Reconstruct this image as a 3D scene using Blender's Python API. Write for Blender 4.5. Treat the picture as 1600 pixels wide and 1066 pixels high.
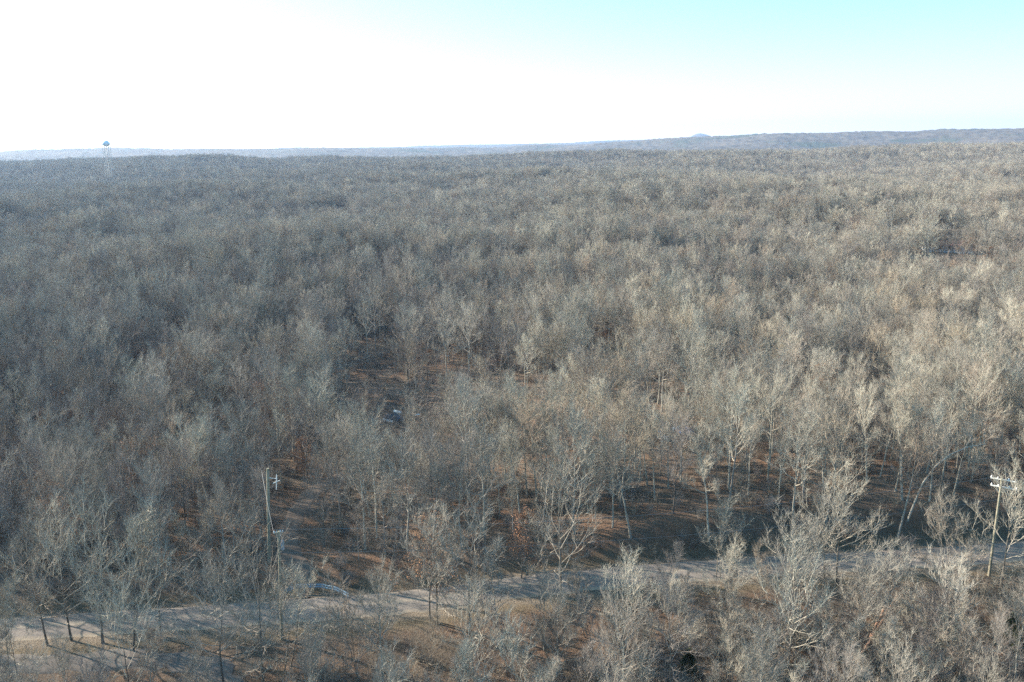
import bpy, math, random
import numpy as np
from mathutils import Vector, Matrix, noise as mn

# ------------------------------------------------------------------ scene, camera, light
for o in list(bpy.data.objects):
    bpy.data.objects.remove(o)
S = bpy.context.scene
C = S.collection
R_ = math.radians
random.seed(7)
rng = np.random.default_rng(7)

FPX = 1300.0            # focal length in pixels of the 1600 px wide photo
PITCH, ROLL, CAM_Z = math.atan(303 / FPX), R_(0.6), 50.0
cam_d = bpy.data.cameras.new('camera')
cam_d.sensor_width = 36.0
cam_d.lens = 36.0 * FPX / 1600
cam_d.clip_start = 0.5
cam_d.clip_end = 60000
cam = bpy.data.objects.new('camera', cam_d)
C.objects.link(cam)
cam.matrix_world = (Matrix.Translation((0, 0, CAM_Z)) @ Matrix.Rotation(math.pi / 2 - PITCH, 4, 'X')
                    @ Matrix.Rotation(-ROLL, 4, 'Z'))
S.camera = cam

SUN_EL = R_(24)
sun_dir = Vector((-0.93 * math.cos(SUN_EL), 0.367 * math.cos(SUN_EL), math.sin(SUN_EL))).normalized()   # towards the sun
W = bpy.data.worlds.new('World')
S.world = W
W.use_nodes = True
wn = W.node_tree.nodes
sky = wn.new('ShaderNodeTexSky')
sky.sky_type = 'NISHITA'
sky.sun_disc = False
sky.sun_elevation = SUN_EL
sky.sun_rotation = math.atan2(sun_dir.x, sun_dir.y)
sky.air_density = 1.0
sky.dust_density = 1.8
sky.ozone_density = 1.2
sky.altitude = 250
bg = wn['Background']
bg.inputs['Strength'].default_value = 0.10
tint = wn.new('ShaderNodeMix')          # the winter sky of the photo leans to cyan
tint.data_type = 'RGBA'
tint.blend_type = 'MULTIPLY'
tint.inputs[0].default_value = 1
tint.inputs[7].default_value = (.57, 1.01, 1.12, 1)
W.node_tree.links.new(sky.outputs[0], tint.inputs[6])
# pale band of bright winter air low over the horizon
wtc = wn.new('ShaderNodeTexCoord')
wsep = wn.new('ShaderNodeSeparateXYZ')
W.node_tree.links.new(wtc.outputs['Generated'], wsep.inputs[0])
wm1 = wn.new('ShaderNodeMath'); wm1.operation = 'MULTIPLY'; wm1.inputs[1].default_value = -1 / .052
wm2 = wn.new('ShaderNodeMath'); wm2.operation = 'EXPONENT'
wmx = wn.new('ShaderNodeMath'); wmx.operation = 'MAXIMUM'; wmx.inputs[1].default_value = 0
W.node_tree.links.new(wsep.outputs[2], wmx.inputs[0])
W.node_tree.links.new(wmx.outputs[0], wm1.inputs[0])
W.node_tree.links.new(wm1.outputs[0], wm2.inputs[0])
glow = wn.new('ShaderNodeMix'); glow.data_type = 'RGBA'; glow.blend_type = 'ADD'
W.node_tree.links.new(wm2.outputs[0], glow.inputs[0])
W.node_tree.links.new(tint.outputs[2], glow.inputs[6])
glow.inputs[7].default_value = (3.6, 1.7, 1.5, 1)
W.node_tree.links.new(glow.outputs[2], bg.inputs['Color'])

sl = bpy.data.lights.new('sun', 'SUN')
sl.energy = 5.0
sl.angle = R_(0.5)
sl.color = (1.0, 0.86, 0.72)
sun = bpy.data.objects.new('sun', sl)
C.objects.link(sun)
sun.rotation_euler = (-sun_dir).to_track_quat('-Z', 'Y').to_euler()

S.view_settings.view_transform = 'Standard'
S.view_settings.look = 'None'
S.view_settings.exposure = 1.88
S.view_settings.gamma = 1
S.view_settings.use_curve_mapping = False
S.cycles.use_denoising = False
S.cycles.use_adaptive_sampling = False
S.cycles.sample_clamp_indirect = 4
S.cycles.max_bounces = 6
S.cycles.diffuse_bounces = 2
S.cycles.volume_bounces = 0
S.cycles.transparent_max_bounces = 4


# ------------------------------------------------------------------ terrain functions
def sstep(a, b, x):
    t = np.clip((np.asarray(x, float) - a) / (b - a), 0, 1)
    return t * t * (3 - 2 * t)


RX = [-400, -120, -56, -36, -15, -8, 0, 15, 31, 41, 52, 65, 120, 400]
RY = [20, 68, 80, 82, 84.4, 85.6, 87.9, 90.3, 92.3, 93, 94, 95.6, 104, 150]


def road_y(x):
    return np.interp(x, RX, RY)


_w = np.random.default_rng(11)
WAVES = []
for wl, amp in ((700, 4.2), (420, 3.2), (260, 1.9), (150, 1.1), (80, .6)):
    for k in range(3):
        a = _w.uniform(0, 2 * math.pi)
        WAVES.append((2 * math.pi / wl * math.cos(a), 2 * math.pi / wl * math.sin(a), _w.uniform(0, 6.28), amp * .75))
FWAVES = []
for wl, amp in ((3100, 1.0), (1500, .6), (800, .45), (420, .25), (200, .12)):
    for k in range(3):
        a = _w.uniform(0, 2 * math.pi)
        FWAVES.append((2 * math.pi / wl * math.cos(a), 2 * math.pi / wl * math.sin(a), _w.uniform(0, 6.28), amp * .6))


def wav(ws, x, y):
    z = 0
    for kx, ky, ph, am in ws:
        z = z + am * np.sin(kx * x + ky * y + ph)
    return z


# far relief: (azimuth deg, height of crest above sea of the near plain)
AZ = [-60, -31.6, -17.1, -8.7, 0, 8.7, 17.1, 24.8, 31.6, 60]
CREST1 = [18, 17, 16, 14, 13, 16, 21, 27, 32, 33]            # tree covered near ridge, 1800 m
CREST2 = [20, 30, 34, 40, 48, 62, 76, 84, 93, 100]           # 4600 m
CREST3 = [18, 20, 30, 50, 68, 94, 108, 140, 160, 165]      # 9600 m


KNOLLS = [(177, 338, 7, 28), (-213, 459, 7, 24), (-240, 469, 7, 24), (498, 842, 7, 40)]   # the rises that carry the houses


def terrain(x, y):
    x = np.asarray(x, float)
    y = np.asarray(y, float)
    r = np.hypot(x, y)
    az = np.degrees(np.arctan2(x, y))
    d = y - road_y(x)
    z = wav(WAVES, x, y) * sstep(95, 330, r) * (1 - sstep(1500, 2400, r))
    z = z - 4.0 * sstep(95, 200, r) * (1 - sstep(500, 800, r)) * sstep(-50, 20, -x)
    for kx, ky, kh, ks in KNOLLS:
        z = z + kh * np.exp(-((x - kx) ** 2 + (y - ky) ** 2) / (ks * ks))
    # the bank and the ditch along the road
    bank = 1.1 + 2.3 * sstep(3, 22, x)
    z = z + bank * sstep(4.4, 7.6, d) * (1 - .35 * sstep(12, 40, d))
    z = z - 0.35 * np.exp(-((d - 3.9) / .7) ** 2)
    z = z - 1.3 * sstep(4.5, 13, -d)
    bump = (0.22 * np.sin(x * .55 + 1.3 * np.sin(y * .31)) * np.sin(y * .61 + np.sin(x * .23))
            + .5 * np.sin(x * .13 + 1) * np.sin(y * .11 + 2))
    z = z + bump * sstep(4.5, 12, np.abs(d)) * (1 - sstep(1200, 2000, r))
    c1 = np.interp(az, AZ, CREST1)
    c2 = np.interp(az, AZ, CREST2)
    c3 = np.interp(az, AZ, CREST3)
    front = np.where(np.abs(az) < 75, 1.0, 0.3)
    p = c1 * sstep(1250, 1800, r)
    p = p + (-15 - c1) * sstep(1860, 2700, r)
    p = p + (c2 + 15) * sstep(3000, 4500, r)
    p = p + (-20 - c2) * sstep(4800, 6500, r) * .5
    p = p + (c3 - (c2 - 20) * .5) * sstep(6500, 9600, r)
    p = p - (c3 + 60) * sstep(9900, 15000, r)
    fw = wav(FWAVES, x, y)
    p = p + fw * sstep(2000, 4200, r) * (11 - 4 * sstep(6000, 9000, r))
    # one small distant knob
    p = p + 70 * np.exp(-((az - 12.5) / .75) ** 2) * np.exp(-((r - 10500) / 900) ** 2)
    return z + p * front


def tz(x, y):
    return float(terrain(x, y))


def ray(u, v):
    a, b = u - 800.0, v - 533.0
    x = a * math.cos(ROLL) - b * math.sin(ROLL)
    y = a * math.sin(ROLL) + b * math.cos(ROLL)
    return Vector((x, FPX * math.cos(PITCH) - y * math.sin(PITCH), -(FPX * math.sin(PITCH) + y * math.cos(PITCH))))


def ground_at(u, v, up=0.0):
    """the place on the ground that is surveyed at this spot of the photo"""
    d = ray(u, v)
    d = d / d.y
    yy = 30.0
    while yy < 3000:
        p = Vector((d.x * yy, yy, CAM_Z + d.z * yy))
        if p.z <= tz(p.x, p.y) + up:
            break
        yy += .25 + yy * .001
    return p.x, p.y


CO = cam.matrix_world.inverted()


def project(p):
    q = CO @ Vector(p)
    if q.z > -1:
        return None
    return 800 + FPX * q.x / -q.z, 533 - FPX * q.y / -q.z, -q.z


# ------------------------------------------------------------------ materials
def mat(name):
    m = bpy.data.materials.new(name)
    m.use_nodes = True
    b = m.node_tree.nodes['Principled BSDF']
    b.inputs['Roughness'].default_value = 0.9
    b.inputs['Specular IOR Level'].default_value = 0.10
    return m, m.node_tree, b


def N(nt, typ, **kw):
    n = nt.nodes.new(typ)
    for k, v in kw.items():
        setattr(n, k, v)
    return n


def mixc(nt, fac, a, b):
    n = nt.nodes.new('ShaderNodeMix')
    n.data_type = 'RGBA'
    for sock, v in ((n.inputs[0], fac), (n.inputs[6], a), (n.inputs[7], b)):
        if hasattr(v, 'default_value') or hasattr(v, 'links'):
            nt.links.new(v, sock)
        elif isinstance(v, tuple):
            sock.default_value = (*v, 1)
        else:
            sock.default_value = v
    return n.outputs[2]


def noisetex(nt, vec, scale, detail=4, rough=.6):
    n = N(nt, 'ShaderNodeTexNoise')
    n.inputs['Scale'].default_value = scale
    n.inputs['Detail'].default_value = detail
    n.inputs['Roughness'].default_value = rough
    if vec is not None:
        nt.links.new(vec, n.inputs['Vector'])
    return n.outputs['Fac']


def ramp(nt, fac, a, b):
    n = N(nt, 'ShaderNodeMapRange')
    n.inputs['From Min'].default_value = a
    n.inputs['From Max'].default_value = b
    nt.links.new(fac, n.inputs['Value'])
    return n.outputs[0]


def math_(nt, op, a, b=None):
    n = N(nt, 'ShaderNodeMath', operation=op)
    for s, v in ((n.inputs[0], a), (n.inputs[1], b)):
        if v is None:
            continue
        if isinstance(v, (int, float)):
            s.default_value = v
        else:
            nt.links.new(v, s)
    return n.outputs[0]


def bark(name, c1, c2, c3, var=.2):
    """c1, c2: bark and lichen; c3: an odd tone some trees of the kind lean to"""
    m, nt, b = mat(name)
    tc = N(nt, 'ShaderNodeTexCoord')
    f = ramp(nt, noisetex(nt, tc.outputs['Object'], 1.7, 3), .35, .65)
    col = mixc(nt, f, c1, c2)
    oi = N(nt, 'ShaderNodeObjectInfo')
    col = mixc(nt, ramp(nt, oi.outputs['Random'], .55, 1.0), col, c3)
    hsv = N(nt, 'ShaderNodeHueSaturation')
    nt.links.new(col, hsv.inputs['Color'])
    r2 = math_(nt, 'FRACT', math_(nt, 'MULTIPLY', oi.outputs['Random'], 17.31))
    nt.links.new(math_(nt, 'ADD', math_(nt, 'MULTIPLY', r2, 2 * var), 1 - var), hsv.inputs['Value'])
    nt.links.new(hsv.outputs[0], b.inputs['Base Color'])
    return m


def plain(name, c1, c2=None, scale=3, rough=.8, metal=0):
    m, nt, b = mat(name)
    tc = N(nt, 'ShaderNodeTexCoord')
    c2 = c2 or tuple(v * .7 for v in c1)
    f = ramp(nt, noisetex(nt, tc.outputs['Object'], scale, 5), .3, .7)
    nt.links.new(mixc(nt, f, c1, c2), b.inputs['Base Color'])
    b.inputs['Roughness'].default_value = rough
    b.inputs['Metallic'].default_value = metal
    return m


M = {
    'trunk_pale': bark('bark_pale', (.25, .23, .19), (.36, .345, .28), (.20, .19, .17)),
    'trunk_dark': bark('bark_dark', (.09, .08, .067), (.17, .16, .135), (.09, .08, .07)),
    'twig_pale': bark('twigs_pale', (.28, .25, .198), (.37, .338, .27), (.27, .225, .178)),
    'twig_grey': bark('twigs_grey', (.225, .202, .168), (.31, .282, .232), (.235, .198, .162)),
    'twig_tan': bark('twigs_tan', (.25, .205, .15), (.33, .28, .21), (.24, .185, .14)),
    'twig_brown': bark('twigs_brown', (.165, .145, .128), (.235, .212, .185), (.175, .145, .125)),
    'leaf_rust': bark('dead_leaves_rust', (.20, .105, .06), (.26, .15, .085), (.17, .09, .06), .3),
    'needles': bark('cedar_needles', (.045, .062, .025), (.07, .085, .035), (.055, .06, .03), .3),
    'wood_red': plain('bare_wood_red', (.34, .19, .12), (.27, .18, .13), 2),
    'wood_tan': plain('bare_wood_tan', (.50, .38, .24), (.38, .28, .18), 2),
    'pole': plain('pole_wood', (.27, .25, .19), (.19, .18, .13), 3),
    'arm': plain('crossarm_wood', (.74, .72, .66), (.58, .56, .5), 5),
    'ceramic': plain('insulator', (.8, .8, .78), (.7, .7, .7), 5, .3),
    'metal': plain('galvanised', (.24, .32, .38), (.18, .25, .31), 2, .45, .3),
    'wire': plain('wire', (.25, .25, .25), (.2, .2, .2), 2, .5),
    'tower': plain('tower_paint', (.62, .72, .78), (.56, .66, .72), .2, .5),
    'tower_leg': plain('tower_leg_paint', (.50, .45, .40), (.46, .38, .32), .2, .6),
    'white': plain('white_siding', (.78, .77, .74), (.66, .65, .62), 1.5),
    'roof_red': plain('roof_red', (.30, .17, .14), (.24, .14, .12), 1.2),
    'roof_grey': plain('roof_grey', (.5, .52, .53), (.4, .42, .43), 1.2),
    'glass': plain('dark_glass', (.03, .04, .05), (.02, .03, .04), 1, .1),
    'tarp_blue': plain('tarp_blue', (.07, .13, .30), (.05, .09, .2), 2, .6),
    'tarp_navy': plain('tarp_navy', (.06, .08, .11), (.12, .14, .16), 2, .5),
}


# ground ------------------------------------------------------------
def ground_mat():
    m, nt, b = mat('forest_floor')
    geo = N(nt, 'ShaderNodeNewGeometry')
    pos = geo.outputs['Position']
    big = ramp(nt, noisetex(nt, pos, .06, 4), .35, .65)
    mid = ramp(nt, noisetex(nt, pos, .45, 6, .7), .3, .7)
    fine = ramp(nt, noisetex(nt, pos, 3.5, 5, .75), .3, .7)
    litter = mixc(nt, mid, (.075, .058, .043), (.185, .14, .10))
    litter = mixc(nt, big, litter, mixc(nt, fine, (.175, .10, .062), (.26, .165, .105)))
    dirt = mixc(nt, fine, (.085, .066, .05), (.17, .14, .105))
    patch = ramp(nt, noisetex(nt, pos, .16, 5, .6), .44, .56)
    col = mixc(nt, patch, litter, dirt)
    grass = mixc(nt, fine, (.10, .08, .055), (.20, .16, .105))
    att = N(nt, 'ShaderNodeAttribute', attribute_name='road_distance')
    dist = math_(nt, 'ADD', att.outputs['Fac'], math_(nt, 'MULTIPLY', noisetex(nt, pos, .5, 5, .7), 3.0))
    verge = ramp(nt, dist, 7.6, 6.2)
    col = mixc(nt, verge, col, grass)
    gravel = mixc(nt, fine, (.13, .11, .085), (.23, .19, .14))
    col = mixc(nt, ramp(nt, dist, 5.6, 4.9), col, gravel)
    a2 = N(nt, 'ShaderNodeAttribute', attribute_name='far_wood')
    wn_ = mixc(nt, ramp(nt, noisetex(nt, pos, .012, 6, .7), .35, .65), (.07, .06, .048), (.145, .122, .095))
    wn_ = mixc(nt, ramp(nt, noisetex(nt, pos, .003, 4, .6), .56, .62), wn_, (.07, .075, .05))
    col = mixc(nt, a2.outputs['Fac'], col, wn_)
    a3 = N(nt, 'ShaderNodeAttribute', attribute_name='meadow')
    col = mixc(nt, a3.outputs['Fac'], col, mixc(nt, fine, (.30, .32, .13), (.38, .38, .18)))
    nt.links.new(col, b.inputs['Base Color'])
    bp = N(nt, 'ShaderNodeBump')
    bp.inputs['Strength'].default_value = .9
    bp.inputs['Distance'].default_value = .25
    nt.links.new(fine, bp.inputs['Height'])
    nt.links.new(bp.outputs[0], b.inputs['Normal'])
    return m


def road_mat():
    m, nt, b = mat('worn_road')
    geo = N(nt, 'ShaderNodeNewGeometry')
    pos = geo.outputs['Position']
    att = N(nt, 'ShaderNodeAttribute', attribute_name='across')
    n1 = noisetex(nt, pos, .35, 5, .65)
    f1 = ramp(nt, noisetex(nt, pos, 2.4, 6, .75), .3, .7)
    col = mixc(nt, ramp(nt, n1, .35, .65), (.105, .097, .09), (.175, .155, .135))
    col = mixc(nt, math_(nt, 'MULTIPLY', f1, .5), col, (.23, .195, .155))
    # gravel gathers at the edge and along the crown, wheels keep two lanes clear
    e = math_(nt, 'ADD', att.outputs['Fac'], math_(nt, 'MULTIPLY', math_(nt, 'SUBTRACT', n1, .5), .5))
    col = mixc(nt, ramp(nt, e, .72, .95), col, (.30, .245, .175))
    col = mixc(nt, math_(nt, 'MULTIPLY', ramp(nt, e, .16, .03), .6), col, (.25, .215, .165))
    nt.links.new(col, b.inputs['Base Color'])
    bp = N(nt, 'ShaderNodeBump')
    bp.inputs['Strength'].default_value = .5
    bp.inputs['Distance'].default_value = .06
    nt.links.new(f1, bp.inputs['Height'])
    nt.links.new(bp.outputs[0], b.inputs['Normal'])
    return m


# ------------------------------------------------------------------ mesh helpers
def mesh_obj(name, verts, faces, m, parent=None, loc=None, smooth=False):
    me = bpy.data.meshes.new(name)
    me.from_pydata([tuple(v) for v in verts], [], faces)
    me.materials.append(m)
    me.update()
    if smooth:
        me.shade_smooth()
    o = bpy.data.objects.new(name, me)
    C.objects.link(o)
    if parent:
        o.parent = parent
    if loc:
        o.location = loc
    return o


def tag(o, label=None, cat=None, group=None, kind=None):
    if label:
        o['label'] = label
    if cat:
        o['category'] = cat
    if group:
        o['group'] = group
    if kind:
        o['kind'] = kind
    return o


def empty(name, loc, rz=0):
    o = bpy.data.objects.new(name, None)
    o.empty_display_size = .5
    o.location = loc
    o.rotation_euler = (0, 0, rz)
    C.objects.link(o)
    return o


class MB:
    def __init__(s):
        s.v, s.f = [], []

    def tube(s, pts, rad, sides=5, cap=False):
        d = pts[-1] - pts[0]
        a = Vector((0, 0, 1)) if abs(d.z) < .85 * d.length else Vector((1, 0, 0))
        u = d.cross(a)
        u.normalize()
        w = d.cross(u)
        w.normalize()
        n0 = len(s.v)
        last = len(pts) - 1
        cs = [(math.cos(2 * math.pi * k / sides), math.sin(2 * math.pi * k / sides)) for k in range(sides)]
        tip = rad[-1] < .004
        for i, (p, r) in enumerate(zip(pts, rad)):
            if i == last and tip:
                s.v.append(p)
                break
            for c, q in cs:
                s.v.append(p + u * (c * r) + w * (q * r))
        for i in range(last):
            b0 = n0 + i * sides
            if i == last - 1 and tip:
                t = n0 + last * sides
                for k in range(sides):
                    s.f.append((b0 + k, b0 + (k + 1) % sides, t))
            else:
                for k in range(sides):
                    k2 = (k + 1) % sides
                    s.f.append((b0 + k, b0 + k2, b0 + sides + k2, b0 + sides + k))
        if cap and not tip:
            s.f.append(tuple(n0 + last * sides + k for k in range(sides)))
            s.f.append(tuple(n0 + k for k in reversed(range(sides))))

    def box(s, c, size, rot=None):
        n = len(s.v)
        rot = rot or Matrix.Identity(3)
        for sx in (-.5, .5):
            for sy in (-.5, .5):
                for sz in (-.5, .5):
                    s.v.append(Vector(c) + rot @ Vector((sx * size[0], sy * size[1], sz * size[2])))
        for q in ((0, 1, 3, 2), (4, 6, 7, 5), (0, 4, 5, 1), (2, 3, 7, 6), (0, 2, 6, 4), (1, 5, 7, 3)):
            s.f.append(tuple(n + k for k in q))

    def lathe(s, prof, seg=24, c=(0, 0, 0)):
        n = len(s.v)
        c = Vector(c)
        for r, z in prof:
            for k in range(seg):
                a = 2 * math.pi * k / seg
                s.v.append(c + Vector((r * math.cos(a), r * math.sin(a), z)))
        for i in range(len(prof) - 1):
            for k in range(seg):
                k2 = (k + 1) % seg
                s.f.append((n + i * seg + k, n + i * seg + k2, n + (i + 1) * seg + k2, n + (i + 1) * seg + k))

    def build(s, name, m, parent=None, loc=None, smooth=False):
        return mesh_obj(name, s.v, s.f, m, parent, loc, smooth)


# ------------------------------------------------------------------ ground sheet, road
def build_ground():
    azs = np.concatenate([np.linspace(-180, -56, 63)[:-1], np.linspace(-56, 56, 640), np.linspace(56, 180, 63)[1:-1]])
    rr = [4.0]
    while rr[-1] < 14500:
        rr.append(rr[-1] * (1.0155 if rr[-1] < 300 else 1.02 if rr[-1] < 2000 else 1.011 if rr[-1] < 11000 else 1.05))
    rr = np.array(rr)
    A, RR = np.meshgrid(np.radians(azs), rr)
    X, Y = RR * np.sin(A), RR * np.cos(A)
    Z = terrain(X, Y)
    # the far woods are canopy, uneven with crowns
    far = sstep(1900, 2080, RR)
    rg = np.random.default_rng(5)
    Z = Z + far * (9 + rg.uniform(-2.4, 2.4, Z.shape) * np.clip(RR / 3000, .8, 2.2))
    D = np.abs(Y - road_y(X))
    Z = Z - .12 * (1 - sstep(2.7, 3.3, D)) * (np.abs(X) < 390)
    nr, na = X.shape
    co = np.stack([X, Y, Z], -1).reshape(-1, 3)
    co = np.vstack([co, [[0, 0, tz(0, 0)]]])
    i, j = np.meshgrid(np.arange(nr - 1), np.arange(na), indexing='ij')
    j2 = (j + 1) % na
    q = np.stack([i * na + j, i * na + j2, (i + 1) * na + j2, (i + 1) * na + j], -1).reshape(-1, 4)[:, ::-1]
    tri = np.stack([np.full(na, len(co) - 1), np.arange(na), (np.arange(na) + 1) % na], -1)[:, ::-1]
    me = bpy.data.meshes.new('ground')
    me.vertices.add(len(co))
    me.vertices.foreach_set('co', co.astype(np.float32).ravel())
    loops = np.concatenate([q.ravel(), tri.ravel()])
    me.loops.add(len(loops))
    me.loops.foreach_set('vertex_index', loops.astype(np.int32))
    starts = np.concatenate([np.arange(len(q)) * 4, len(q) * 4 + np.arange(len(tri)) * 3])
    me.polygons.add(len(starts))
    me.polygons.foreach_set('loop_start', starts.astype(np.int32))
    me.update(calc_edges=True)
    me.validate()
    for nm, arr in (('road_distance', np.append(D, 50)), ('far_wood', np.append(far, 0)),
                    ('meadow', np.append(meadow(X, Y), 0))):
        at = me.attributes.new(nm, 'FLOAT', 'POINT')
        at.data.foreach_set('value', np.asarray(arr, np.float32).ravel())
    me.materials.append(ground_mat())
    me.shade_smooth()
    o = bpy.data.objects.new('ground', me)
    C.objects.link(o)
    tag(o, kind='structure')


MEADOWS = []


def meadow(X, Y):
    m = 0 * X
    for (cx, cy, rx, ry) in MEADOWS:
        m = np.maximum(m, 1 - sstep(.8, 1.0, np.hypot((X - cx) / rx, (Y - cy) / ry)))
    return m


def strip(name, pts, width, m, lift, edge_noise=.25):
    """a gravel or asphalt sheet following the ground, with its edges turned down into it"""
    n = 9
    vs, fs, ac = [], [], []
    P = [Vector(p) for p in pts]
    rg = random.Random(3)
    for i, p in enumerate(P):
        t = (P[min(i + 1, len(P) - 1)] - P[max(i - 1, 0)])
        t.normalize()
        nrm = Vector((-t.y, t.x))
        wl = width / 2 + rg.uniform(-edge_noise, edge_noise)
        wr = width / 2 + rg.uniform(-edge_noise, edge_noise)
        for k in range(n):
            s = -1 + 2 * k / (n - 1)
            w = (wl if s < 0 else wr) * s
            x, y = p.x + nrm.x * w, p.y + nrm.y * w
            z = tz(x, y) + lift + .05 * (1 - s * s) - (.22 if abs(s) == 1 else 0)
            vs.append((x, y, z))
            ac.append(abs(s))
        if i:
            b = (i - 1) * n
            for k in range(n - 1):
                fs.append((b + k, b + n + k, b + n + k + 1, b + k + 1))
    o = mesh_obj(name, vs, fs, m, smooth=True)
    at = o.data.attributes.new('across', 'FLOAT', 'POINT')
    at.data.foreach_set('value', np.array(ac, np.float32))
    return tag(o, kind='structure')


for (u, v, rx, ry) in ((30, 305, 45, 16),):
    gx, gy = ground_at(u, v)
    MEADOWS.append((gx, gy, rx, ry))
build_ground()
RM = road_mat()
xs = np.arange(-150, 180, 1.5)
strip('road', [(x, float(road_y(x)) + .4) for x in xs], 5.4, RM, .03)
# gravel turn-out that leaves the road towards the viewer
tp = [(-70, 72), (-58, 73.5), (-48, 74.6), (-40, 75), (-34, 75), (-30, 73.6), (-27, 70.5), (-25, 66), (-22, 58)]
TURN = [Vector(a).lerp(Vector(b), t) for a, b in zip(tp, tp[1:]) for t in (0, .2, .4, .6, .8)]
strip('gravel_turnout', TURN, 3.0, plain('turnout_gravel', (.095, .085, .075), (.16, .14, .12), 1.2, .95), .025, .6)
dx = [(-24.5, 86), (-25.5, 90.4), (-28, 95), (-29.6, 100), (-30.6, 109), (-30, 116), (-26, 126)]
DRIVE = [Vector(a).lerp(Vector(b), t) for a, b in zip(dx, dx[1:]) for t in (0, .2, .4, .6, .8)]
dirt_m = plain('dirt_track', (.10, .078, .06), (.16, .125, .095), .8, .95)
strip('dirt_drive', DRIVE, 3.2, dirt_m, .03, .4)


# ------------------------------------------------------------------ trees
UP = Vector((0, 0, 1))


def rotdir(d, ang, az):
    a = UP if abs(d.z) < .9 else Vector((1, 0, 0))
    u = d.cross(a).normalized()
    w = d.cross(u).normalized()
    return (d * math.cos(ang) + (u * math.cos(az) + w * math.sin(az)) * math.sin(ang)).normalized()


def path(p, d, L, n, wob, upw, rg):
    pts = [p.copy()]
    dirs = [d.copy()]
    st = L / n
    for i in range(n):
        d = (d + Vector((rg.gauss(0, wob), rg.gauss(0, wob), rg.gauss(0, wob * .6) + upw)))
        d.normalize()
        p = p + d * st
        pts.append(p)
        dirs.append(d)
    return pts, dirs


def at_t(pts, dirs, t):
    f = t * (len(pts) - 1)
    i = min(int(f), len(pts) - 2)
    return pts[i].lerp(pts[i + 1], f - i), dirs[i + 1]


def grow(mb, p, d, L, r, lev, par, rg, leaves):
    n = {1: 6, 2: 4, 3: 2, 4: 1}[lev]
    pts, dirs = path(p, d, L, n, (.13, .17, .2, .0)[lev - 1], par['up'][lev - 1], rg)
    rad = [max(r * (1 - .85 * i / n), .003) for i in range(n + 1)]
    if lev >= 3:
        rad[-1] = .002
    mb.tube(pts, rad, {1: 5, 2: 4, 3: 3, 4: 3}[lev])
    if lev == 4:
        if leaves is not None and rg.random() < par.get('leaf', 0):
            leaves.append((pts[-1], d))
        return
    cnt = par['n'][lev]
    a0 = rg.uniform(0, 6.28)
    lo = (.22, .18, .12)[lev - 1]
    for k in range(cnt):
        t = lo + (1 - lo) * (k + rg.random()) / cnt
        q, qd = at_t(pts, dirs, min(t, .99))
        ang = R_(rg.uniform(24, 52)) * (1 if t < .9 else .5)
        cl = L * par['len'][lev] * (1.1 - .62 * t) * rg.uniform(.7, 1.3)
        if lev == 3:
            cl = rg.uniform(.45, 1.05) * par['twig']
        nd = rotdir(qd, ang, a0 + k * 2.4 + rg.uniform(-.5, .5))
        if lev >= 2:
            nd = (nd + UP * (.2 if lev == 2 else .32)).normalized()
        cr = (r * (1 - .8 * t)) * .55 if lev < 3 else par['tr'] * rg.uniform(.7, 1.2)
        cr = max(cr, par['tr'] * (2.6, 1.5, 1)[lev - 1])
        grow(mb, q, nd, cl, cr, lev + 1, par, rg, leaves)


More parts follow.
